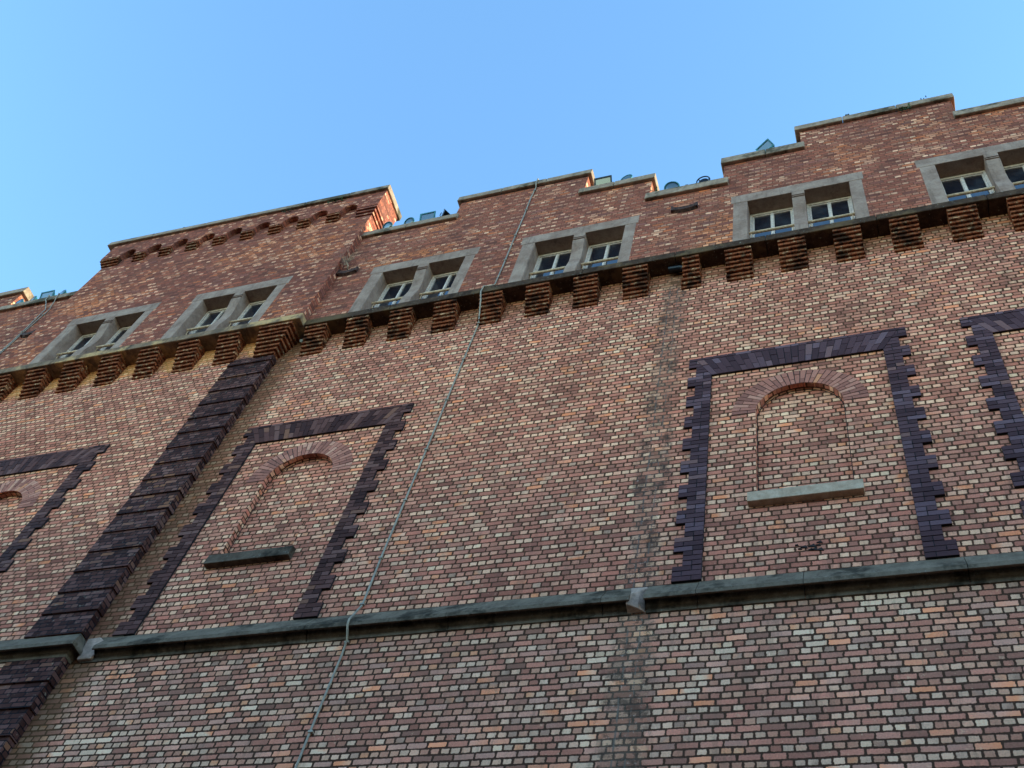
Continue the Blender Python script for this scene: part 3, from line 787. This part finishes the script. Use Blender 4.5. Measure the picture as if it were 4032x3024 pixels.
# ------------------------------------------------------------------ windows
def window(x0, y, bay):
    # stone dressings
    ys = y - .005; yb_ = .10 if not bay else .06
    f = MB()          # timber frame of both lights is the part itself
    yg = y + .27
    for (a, b2) in ((x0 + .262, x0 + .955), (x0 + 1.150, x0 + 1.832)):
        fw = .034
        z0, z1 = 15.63, 17.10
        f.box(a, a + fw, yg - .03, yg + .05, z0, z1); f.box(b2 - fw, b2, yg - .03, yg + .05, z0, z1)
        f.box(a + fw, b2 - fw, yg - .03, yg + .05, z1 - .06, z1); f.box(a + fw, b2 - fw, yg - .03, yg + .05, z0, z0 + .07)
        c_ = (a + b2) / 2
        for (sa, sb) in ((a + fw + .003, c_ - .002), (c_ + .002, b2 - fw - .003)):
            s_ = .026
            f.box(sa, sa + s_, yg - .014, yg + .03, z0 + .073, z1 - .063); f.box(sb - s_, sb, yg - .014, yg + .03, z0 + .073, z1 - .063)
            f.box(sa + s_, sb - s_, yg - .014, yg + .03, z1 - .063 - s_, z1 - .063); f.box(sa + s_, sb - s_, yg - .014, yg + .03, z0 + .073, z0 + .073 + .05)
        f.box(c_ - .013, c_ + .013, yg - .024, yg - .0145, z0 + .08, z1 - .07)
    wn = part(f, "window", m_wood)
    def sub(mb, name, mat, **kw):
        o = _build(mb, name, mat, wn, **kw)
        return o
    for (a, b2) in ((x0 + .262, x0 + .955), (x0 + 1.150, x0 + 1.832)):
        fw = .034; c_ = (a + b2) / 2; z0, z1 = 15.63, 17.10
        for (sa, sb) in ((a + fw + .003, c_ - .002), (c_ + .002, b2 - fw - .003)):
            g_ = MB(); tl = random.uniform(-.006, .006)
            xa, xb = sa + .03, sb - .03
            g_.prism([(xa, yg + .004 + tl, z0 + .1), (xb, yg + .004 - tl, z0 + .1), (xb, yg + .004 - tl, z1 - .08), (xa, yg + .004 + tl, z1 - .08)],
                     [(xa, yg + .010 + tl, z0 + .1), (xb, yg + .010 - tl, z0 + .1), (xb, yg + .010 - tl, z1 - .08), (xa, yg + .010 + tl, z1 - .08)])
            sub(g_, "pane", m_glass)
        r_ = MB(); r_.tube([(a - .01, yg - .105, 16.235), (b2 + .01, yg - .105, 16.235 + random.uniform(-.01, .01))], .026, 10)
        r_.tube([(a + .03, yg - .105, 16.23), (a + .03, yg - .09, 16.10), (a + .03, yg - .02, 16.06)], .008, 6)
        r_.tube([(b2 - .03, yg - .105, 16.23), (b2 - .03, yg - .09, 16.10), (b2 - .03, yg - .02, 16.06)], .008, 6)
        sub(r_, "rail", m_bar)
    l = MB(); l.box(x0, x0 + 2.055, ys, y + .37, 17.11, 17.40); sub(l, "lintel", m_dress, bevel=.008)
    l = MB(); l.box(x0 + .035, x0 + .262, ys + .001, y + .34, LT - .01, 17.108); sub(l, "jamb", m_dress, bevel=.012)
    l = MB(); l.box(x0 + 1.832, x0 + 2.025, ys + .001, y + .34, LT - .01, 17.108); sub(l, "jamb", m_dress, bevel=.012)
    # mullion: small capital with two grooves, hollowed shaft swelling to the foot
    pr = [(17.108, .0), (16.998, .002), (16.992, .032), (16.968, .032), (16.964, .004), (16.945, .004), (16.940, .034), (16.914, .034), (16.908, .010)]
    for q in range(13):
        t = q / 12; z = 16.90 - t * (16.90 - LT + .02)
        pr.append((z, .012 + .075 * math.sin(math.pi * min(1, t * 1.25)) ** 1.3 if t < .8 else .012 + .002))
    mu = MB()
    xa, xb = x0 + .955, x0 + 1.150
    for i in range(len(pr) - 1):
        (z1, d1), (z0, d0) = pr[i], pr[i + 1]
        mu.quad([(xa, ys + d0, z0), (xb, ys + d0, z0), (xb, ys + d1, z1), (xa, ys + d1, z1)])
        mu.quad([(xb, ys + d0, z0), (xb, y + .34, z0), (xb, y + .34, z1), (xb, ys + d1, z1)])
        mu.quad([(xa, y + .34, z0), (xa, ys + d0, z0), (xa, ys + d1, z1), (xa, y + .34, z1)])
    sub(mu, "mullion", m_dress)
    return wn
for x0 in WX_M: window(x0, M, False)
for x0 in WX_T: window(x0, T, True)
# rooms and roof behind
mb = MB()
mb.box(-24, XE, .36, 6.0, 17.45, 17.65)
mb.box(-24, XE, 3.2, 3.4, 15.4, 17.45)
mb.box(-24, XE, .13, 3.2, 15.30, 15.44)
part(mb, "room", m_room)
mb = MB(); mb.box(XW, XE, .37, 9.0, 17.66, 17.75); part(mb, "roof", m_roof)
mb = MB(); mb.box(XW, XE, 8.8, 9.0, GZ, 17.65); part(mb, "back_wall", m_low)
mb = MB(); mb.box(XE, XE + .3, .1, 8.8, GZ, 17.65); part(mb, "side_wall", m_low)
mb = MB(); mb.box(XW - .3, XW, .1, 8.8, GZ, 17.65); part(mb, "side_wall", m_low)
# chipped brickwork low in the right bay
mb = MB()
for i in range(9):
    x = 1.60 + random.random() * .30; z = 8.78 + random.random() * .12
    s_ = random.uniform(.02, .05)
    mb.prism([(x, W - .01 - random.random() * .01, z), (x + s_ * 1.6, W - .008, z - s_ * .3), (x + s_ * 1.2, W - .014, z + s_ * .6)], [(x, W + .01, z), (x + s_ * 1.6, W + .01, z - s_ * .3), (x + s_ * 1.2, W + .01, z + s_ * .6)])
part(mb, "chipped_brick", m_vmort)

# ------------------------------------------------------------------ unseen row across the street, added to shape the light on the wall
opp = thing("unseen_house", "unseen dull rendered building across the street, added to shape the light, with two rows of tall sash windows", "building", loc=(0, -18.0, GZ))
m_opp = plain_mat("dull_render", s2l((70, 70, 70)), 0.9, var=0.2, scale=0.8)
mb = MB(); ox0, ox1, oy = -34.0, 30.0, 0.0
wins_ = [(ox0 + 2.2 + 3.2 * i, ox0 + 3.5 + 3.2 * i) for i in range(19)]
zr = [(4.3, 6.5), (7.9, 9.9)]
mb.box(ox0, ox1, -9.0, oy, 0, 4.3); mb.box(ox0, ox1, -9.0, oy, 6.5, 7.9); mb.box(ox0, ox1, -9.0, oy, 9.9, 12.0)
for (za, zb2) in zr:
    cur = ox0
    for a, b2 in wins_ + [(ox1, ox1)]:
        mb.box(cur, a, -.4, oy, za, zb2); cur = b2
    mb.box(ox0, ox1, -.5, -.41, za, zb2)
mb.build("wall", m_opp, opp)
mb = MB(); mb.box(ox0 - .2, ox1 + .2, -9.2, .35, 12.0, 12.35); mb.build("cornice", m_cope, opp)
mb = MB(); mb.box(ox0, ox1, -9.0, .2, 12.35, 12.6); mb.build("roof", m_roof, opp)
for (za, zb2) in zr:
    for a, b2 in wins_:
        mb = MB(); c_ = (a + b2) / 2
        mb.box(a, a + .08, -.3, -.22, za, zb2); mb.box(b2 - .08, b2, -.3, -.22, za, zb2); mb.box(a + .08, b2 - .08, -.3, -.22, zb2 - .08, zb2); mb.box(a + .08, b2 - .08, -.3, -.22, za, za + .08); mb.box(c_ - .03, c_ + .03, -.3, -.23, za + .08, zb2 - .08)
        wf = mb.build("window", m_wood, opp)
        mb = MB(); mb.box(a + .08, b2 - .08, -.29, -.28, za + .08, zb2 - .08); mb.build("pane", m_glass, wf)

# ------------------------------------------------------------------ conduits
def cable(name, label, pts, r, clips, mat=m_metal, group="cables clipped to the brickwork"):
    t = thing(name, label, "cable", group, loc=pts[-1])
    off = Vector(pts[-1])
    mb = MB(); mb.tube([Vector(q) - off for q in pts], r, 8)
    mb.build("conduit", mat, t, smooth=True)
    for (x, y, z) in clips:
        c = MB(); c.box(x - r * 2.0 - off.x, x + r * 2.0 - off.x, y - r * 1.5 - off.y, y + r * 1.2 - off.y, z - .012 - off.z, z + .012 - off.z)
        c.build("clip", mat, t)
    return t
XC, XD = -2.83, -3.02
r_ = .0125
cable("wall_cable", "pale grey cable running down the whole wall from the raised parapet",
      [(-2.79, -.10, 19.99), (-2.80, -.285, 19.985), (-2.80, -.288, 19.78), (-2.81, -.222, 19.70), (XC, M - .014, 19.1), (-2.82, M - .014, 18.4), (XC, M - .014, 17.5), (XC, M - .014, 16.3), (-2.84, M - .014, 15.70),
       (-2.90, -.235, 15.645), (-3.0, -.258, 15.62), (-3.012, -.262, 15.45), (-2.99, -.2, 15.25), (-3.015, W - .014, 14.88), (XD, W - .014, 13.3), (XD, W - .014, 11.5), (-3.03, W - .014, 9.4), (XD, W - .014, 8.62),
       (-3.01, -.118, 8.262), (-3.0, -.118, 8.18), (-3.02, W - .03, 8.09), (XD, W - .014, 7.9), (XD, W - .014, 6.9), (-3.0, W - .014, 5.2), (-3.0, W - .014, 0.5)], r_,
      [(-2.81, M - .014, 19.55), (-2.82, M - .014, 18.65), (XC, M - .014, 17.55), (XC, M - .014, 16.58), (-3.015, W - .014, 14.89), (XD, W - .014, 13.8), (XD, W - .014, 12.71), (XD, W - .014, 11.52), (XD, W - .014, 10.45), (-3.03, W - .014, 9.39), (XD, W - .014, 8.63), (XD, W - .014, 8.06), (-3.01, W - .014, 6.88)])
cable("wall_cable", "left strand of the cable pair hanging beside the tower bay at the left edge",
      [(-13.78, -.15, 19.24), (-13.76, -.285, 19.215), (-13.70, -.288, 18.98), (-13.62, -.27, 18.86), (-13.50, M - .014, 18.6), (-13.45, M - .014, 17.8), (-13.44, M - .014, 16.6), (-13.44, M - .014, 15.66)], .011, [(-13.45, M - .014, 17.62)])
cable("wall_cable", "right strand of the cable pair hanging beside the tower bay at the left edge",
      [(-13.55, -.15, 19.24), (-13.50, -.285, 19.215), (-13.42, -.288, 18.98), (-13.40, -.26, 18.84), (-13.36, M - .014, 18.5), (-13.39, M - .014, 17.7), (-13.40, M - .014, 16.6), (-13.40, M - .014, 15.66)], .011, [(-13.37, M - .014, 18.3), (-13.40, M - .014, 16.9)])

# ------------------------------------------------------------------ floodlights
def yoke(t, h, wd, mat, r=.008):
    mb = MB(); mb.tube([(-wd, 0, h), (-wd, .0, .02), (-wd * .8, 0, .008), (wd * .8, 0, .008), (wd, 0, .02), (wd, 0, h)], r, 6)
    mb.build("bracket", mat, t)
    mb = MB(); mb.box(-.04, .04, -.03, .03, 0, .012); mb.build("foot", mat, t)
def round_light(x, z, label, yaw=0.0, tilt=25.0, r=.112, body=m_teal, ring=False, y=-.17):
    t = thing("round_floodlight", label, "floodlight", "floodlights on the parapet", loc=(x, y, z))
    t.rotation_euler = (0, 0, math.radians(yaw))
    yoke(t, .15, r * .92, body)
    xf = Matrix.Translation((0, -.03, .175)) @ Matrix.Rotation(math.radians(90 + tilt), 4, 'X')
    # local z of the lathe points outwards to the street after the turn
    if not ring:
        mb = MB(); mb.lathe([(.03, -.11), (r * .55, -.10), (r * .85, -.05), (r, -.005)], 24); mb.build("housing", body, t, smooth=True, xf=xf)
    mb = MB(); pts = [(r * math.cos(2 * math.pi * i / 24), r * math.sin(2 * math.pi * i / 24), 0) for i in range(25)]
    mb.tube(pts, .012, 6, caps=False); mb.build("rim", body, t, smooth=True, xf=xf)
    if not ring:
        mb = MB(); mb.lathe([(r * .96, -.004), (r * .97, .004), (r * .5, .014)], 24); mb.build("lens", m_lens, t, smooth=True, xf=xf)
    else:
        mb = MB(); mb.lathe([(.03, -.12), (r * .74, -.10), (r * .78, -.02)], 20); mb.build("housing", m_blk, t, smooth=True, xf=xf)
        for a in (0.3, 2.4, 4.5):
            mb = MB(); mb.tube([(r * .66 * math.cos(a), r * .66 * math.sin(a), -.03), (r * math.cos(a), r * math.sin(a), 0)], .009, 6); mb.build("arm", body, t, xf=xf)
    return t
def box_light(x, z, label, yaw=0.0, tilt=20.0, w_=.30, h_=.20, body=m_teal, lens=m_lens, y=-.17, roll=0.0):
    t = thing("box_floodlight", label, "floodlight", "floodlights on the parapet", loc=(x, y, z))
    t.rotation_euler = (0, 0, math.radians(yaw))
    yoke(t, .15, w_ / 2 + .012, body)
    xf = Matrix.Translation((0, -.02, .16)) @ Matrix.Rotation(math.radians(tilt), 4, 'X') @ Matrix.Rotation(math.radians(roll), 4, 'Y')
    a, b2 = w_ / 2, h_ / 2
    mb = MB()
    mb.prism([(-a, -.05, -b2), (a, -.05, -b2), (a, -.05, b2), (-a, -.05, b2)], [(-a * .6, .09, -b2 * .6), (a * .6, .09, -b2 * .6), (a * .6, .09, b2 * .6), (-a * .6, .09, b2 * .6)])
    mb.build("housing", body, t, xf=xf, bevel=.006)
    mb = MB()
    for q in ((-a - .012, a + .012, -b2 - .012, -b2 + .016), (-a - .012, a + .012, b2 - .016, b2 + .012), (-a - .012, -a + .016, -b2 + .016, b2 - .016), (a - .016, a + .012, -b2 + .016, b2 - .016)):
        mb.box(q[0], q[1], -.07, -.051, q[2], q[3])
    mb.build("rim", body, t, xf=xf)
    mb = MB(); mb.box(-a + .018, a - .018, -.060, -.052, -b2 + .018, b2 - .018); mb.build("lens", lens, t, xf=xf)
    return t
zA, zC, zD, zE = 19.14, 19.075, 18.20, 19.12
round_light(-5.80, zA, "verdigris round floodlight nearest the tower bay's sunlit side", yaw=-12, tilt=30)
round_light(-5.34, zA, "round floodlight with a bright turquoise rim, second from the sunlit tower side", yaw=-10, tilt=24)
box_light(-4.93, zA, "turquoise box floodlight between a round lamp and a dark tilted lamp beside the tower bay", tilt=24, w_=.30, h_=.2)
box_light(-4.58, zA, "black sideways turned box floodlight against the raised parapet right of the tower bay", yaw=60, tilt=-25, w_=.2, h_=.2, body=m_blk, lens=m_blk)
box_light(-1.43, zC, "dark box floodlight with a pale lens on the narrow middle parapet step", tilt=34, w_=.31, h_=.2, body=m_blk)
round_light(-1.00, zC, "small teal round floodlight beside the dark box lamp on the middle parapet step", yaw=-12, tilt=5, r=.11)
round_light(-.12, zD, "teal oval floodlight on the lowest parapet step, near the sunlit step end", yaw=5, tilt=22, r=.128)
round_light(.43, zD, "dark open ring floodlight on the lowest parapet step", yaw=-5, tilt=15, r=.115, body=m_blk, ring=True)
box_light(1.52, zE, "green edged box floodlight tilted on the parapet step left of the tallest merlon", yaw=-20, tilt=28, w_=.26, h_=.2, roll=-18)
round_light(-14.72, 19.20, "round floodlight half hidden by the stone coping at the far left", yaw=-8, tilt=8)
round_light(-14.35, 19.20, "blue round floodlight leaning right of the far left coping end", yaw=-15, tilt=8)
box_light(-13.92, 19.20, "turquoise box floodlight at the top of the left cable pair", tilt=24, w_=.33, h_=.2)
round_light(-13.58, 19.20, "round floodlight touching the tower bay, at the top of the right cable strand", yaw=-15, tilt=5, r=.12)

# ------------------------------------------------------------------ rusted hoppers, pipe stub
def hopper(x, z, wd, label, y=M):
    mb = MB()
    n = 10
    for i in range(n):          # sagging trough, lower in the middle
        t0, t1 = i / n, (i + 1) / n
        xa, xb = x - wd / 2 + wd * t0, x - wd / 2 + wd * t1
        h0 = .055 * math.sin(math.pi * t0); h1 = .055 * math.sin(math.pi * t1)
        mb.prism([(xa, y - .055, z - .03 - h0), (xb, y - .055, z - .03 - h1), (xb, y - .065, z + .05 - h1), (xa, y - .065, z + .05 - h0)],
                 [(xa, y + .01, z - .07 - h0), (xb, y + .01, z - .07 - h1), (xb, y + .01, z + .05 - h1), (xa, y + .01, z + .05 - h0)])
    mb.box(x - wd / 2 - .02, x - wd / 2 + .015, y - .06, y + .01, z - .06, z + .10)
    mb.box(x + wd / 2 - .015, x + wd / 2 + .02, y - .06, y + .01, z - .05, z + .09)
    o = mb.build("rain_hopper", m_rust)
    tag(o, label, "rain hopper", "rusted rain hoppers")
    return o
hopper(.16, 17.27, .40, "rusted iron rain hopper below the lowest parapet step, above the stained brick strip")
hopper(-6.02, 17.38, .36, "rusted rain hopper in the corner of the tower bay with a bare shrub in it")
hopper(-13.16, 17.42, .26, "small dark rain hopper behind the left cable pair")
mb = MB(); mb.tube([(-.02, -.07, 15.40), (.16, -.07, 15.39), (.20, -.06, 15.37)], .05, 12)
tag(mb.build("pipe_stub", m_blk), "short black pipe end under the ledge beside the cut corbel", "pipe")
mb = MB(); mb.poly([(-6.30, 15.30), (-6.255, 15.27), (-6.235, 15.31), (-6.26, 15.37), (-6.32, 15.37)], -.03, -.0)
tag(mb.build("plaster_scrap", m_white, bevel=.004), "pale broken scrap wedged beside the tower bay's corner corbel", "scrap")

# ------------------------------------------------------------------ plants
def shrub(base, label):
    t = thing("bare_shrub", label, "shrub", loc=base)
    rnd = random.Random(4)
    mb = MB(); mb.tube([(0, 0, 0), (-.02, -.03, .12), (-.06, -.05, .22), (-.16, -.06, .36)], [.016, .014, .011, .006], 7); mb.build("trunk", m_twig, t, smooth=True)
    for i in range(16):
        s0 = Vector((-.02 - .07 * rnd.random(), -.045, .10 + .16 * rnd.random()))
        d = Vector((rnd.uniform(-1.0, .75), rnd.uniform(-.5, .1), rnd.uniform(.4, 1.3))).normalized()
        L = rnd.uniform(.15, .5); pts = [s0]; 
        for j in range(4):
            d = (d + Vector((rnd.uniform(-.25, .25), rnd.uniform(-.15, .1), rnd.uniform(-.1, .25)))).normalized(); pts.append(pts[-1] + d * L / 4)
        mb = MB(); mb.tube(pts, [.0045, .004, .003, .0025, .0015], 5)
        for q in range(3):
            e = pts[1 + q] ; dd = (d + Vector((rnd.uniform(-.9, .9), rnd.uniform(-.3, .2), rnd.uniform(0, .6)))).normalized()
            mb.tube([e, e + dd * .06, e + dd * .11 + Vector((0, 0, .01))], [.0028, .002, .0012], 4)
        mb.build("branch", m_twig, t)
    return t
shrub((-6.02, M - .05, 17.42), "leafless little shrub growing out of the rusted hopper beside the tower bay")

def tuft(name, loc, label, n, L, mat, cat, group, hang=0.0, seed=0, wd=.1):
    rnd = random.Random(seed); mb = MB()
    for i in range(n):
        b0 = Vector((rnd.uniform(-wd, wd), rnd.uniform(-.03, .03), 0))
        d = Vector((rnd.uniform(-.8, .8), rnd.uniform(-1.0, .1), rnd.uniform(-.4 - hang, 1.0 - hang))).normalized()
        l = L * rnd.uniform(.4, 1.0); sd = d.cross(Vector((0, 1, .3))).normalized() * l * .22
        m_ = b0 + d * l * .55
        mb.quad([b0, m_ - sd, b0 + d * l, m_ + sd + Vector((0, -.004, 0))])
    o = mb.build(name, mat)
    o.location = loc
    return tag(o, label, cat, group)
def mossball(loc, s, label, seed):
    rnd = random.Random(seed); mb = MB()
    for q in range(7):
        c = Vector((rnd.uniform(-1, 1) * s, rnd.uniform(-.5, .5) * s, rnd.uniform(0, .5) * s)); r = s * rnd.uniform(.3, .6)
        b = len(mb.v); n = 7
        for i in range(5):
            ph = math.pi * (i + .5) / 5
            for j in range(n):
                a = 2 * math.pi * j / n; rr = r * rnd.uniform(.75, 1.2)
                mb.v.append((c.x + rr * math.sin(ph) * math.cos(a), c.y + rr * math.sin(ph) * math.sin(a), c.z + rr * math.cos(ph)))
        for i in range(4):
            for j in range(n):
                k2 = (j + 1) % n; mb.f.append((b + i * n + j, b + (i + 1) * n + j, b + (i + 1) * n + k2, b + i * n + k2)); mb.m.append(0); mb.t.append(.5)
        mb.f.append(tuple(b + j for j in range(n))); mb.m.append(0); mb.t.append(.5)
        mb.f.append(tuple(b + 4 * n + j for j in reversed(range(n)))); mb.m.append(0); mb.t.append(.5)
    o = mb.build("moss_clump", m_moss); o.location = loc
    return tag(o, label, "moss", "moss clumps on the copings")
zt = lambda x: 20.985 + shear(x)
for i, (x, s_, lb) in enumerate([(-12.90, .022, "tiny moss clump near the left end of the tower coping"),
        (-12.58, .03, "second small moss clump from the left end of the tower coping"),
        (-12.12, .026, "small moss clump right of the two leftmost ones on the tower coping"),
        (-11.18, .05, "largest round moss clump on the tower coping, above the third small arch"),
        (-10.53, .035, "flat moss clump right of the largest one on the tower coping"),
        (-10.12, .022, "small moss clump in the middle of the tower coping"),
        (-7.02, .05, "dark moss clump near the sunlit end of the tower coping")]):
    mossball((x, -.47, zt(x) + .0), s_, lb, 20 + i)
mossball((2.93, -.24, 19.955), .04, "dark moss clump at a joint of the tallest parapet coping on the right", 41)
mossball((.16, -.24, 18.20), .03, "small dark moss clump between the two lamps of the lowest parapet step", 42)
tuft("weed", (-7.25, yA - .01, 20.74 + shear(-7.32)), "green weeds growing under the tower coping near its sunlit end", 50, .10, m_leaf, "plant", "weeds in the masonry", hang=.9, seed=3, wd=.2)
tuft("weed", (-8.35, yA - .01, 20.75 + shear(-8.4)), "smaller brownish weeds under the tower coping, left of the greener weeds", 34, .09, m_moss, "plant", "weeds in the masonry", hang=.9, seed=5, wd=.18)
tuft("weed", (3.86, M - .05, 19.70), "green weed hanging under the tallest parapet coping on the right", 40, .10, m_leaf, "plant", "weeds in the masonry", hang=.9, seed=8, wd=.10)
tuft("weed", (-.40, M - .04, 18.22), "yellow green weed at the sunlit foot of the middle parapet step", 22, .07, m_leaf, "plant", "weeds in the masonry", hang=-.1, seed=9, wd=.05)
tuft("weed", (4.25, -.26, 19.96), "thin dry weed on top of the tallest coping near its right end", 8, .05, m_moss, "plant", "weeds in the masonry", seed=12, wd=.08)
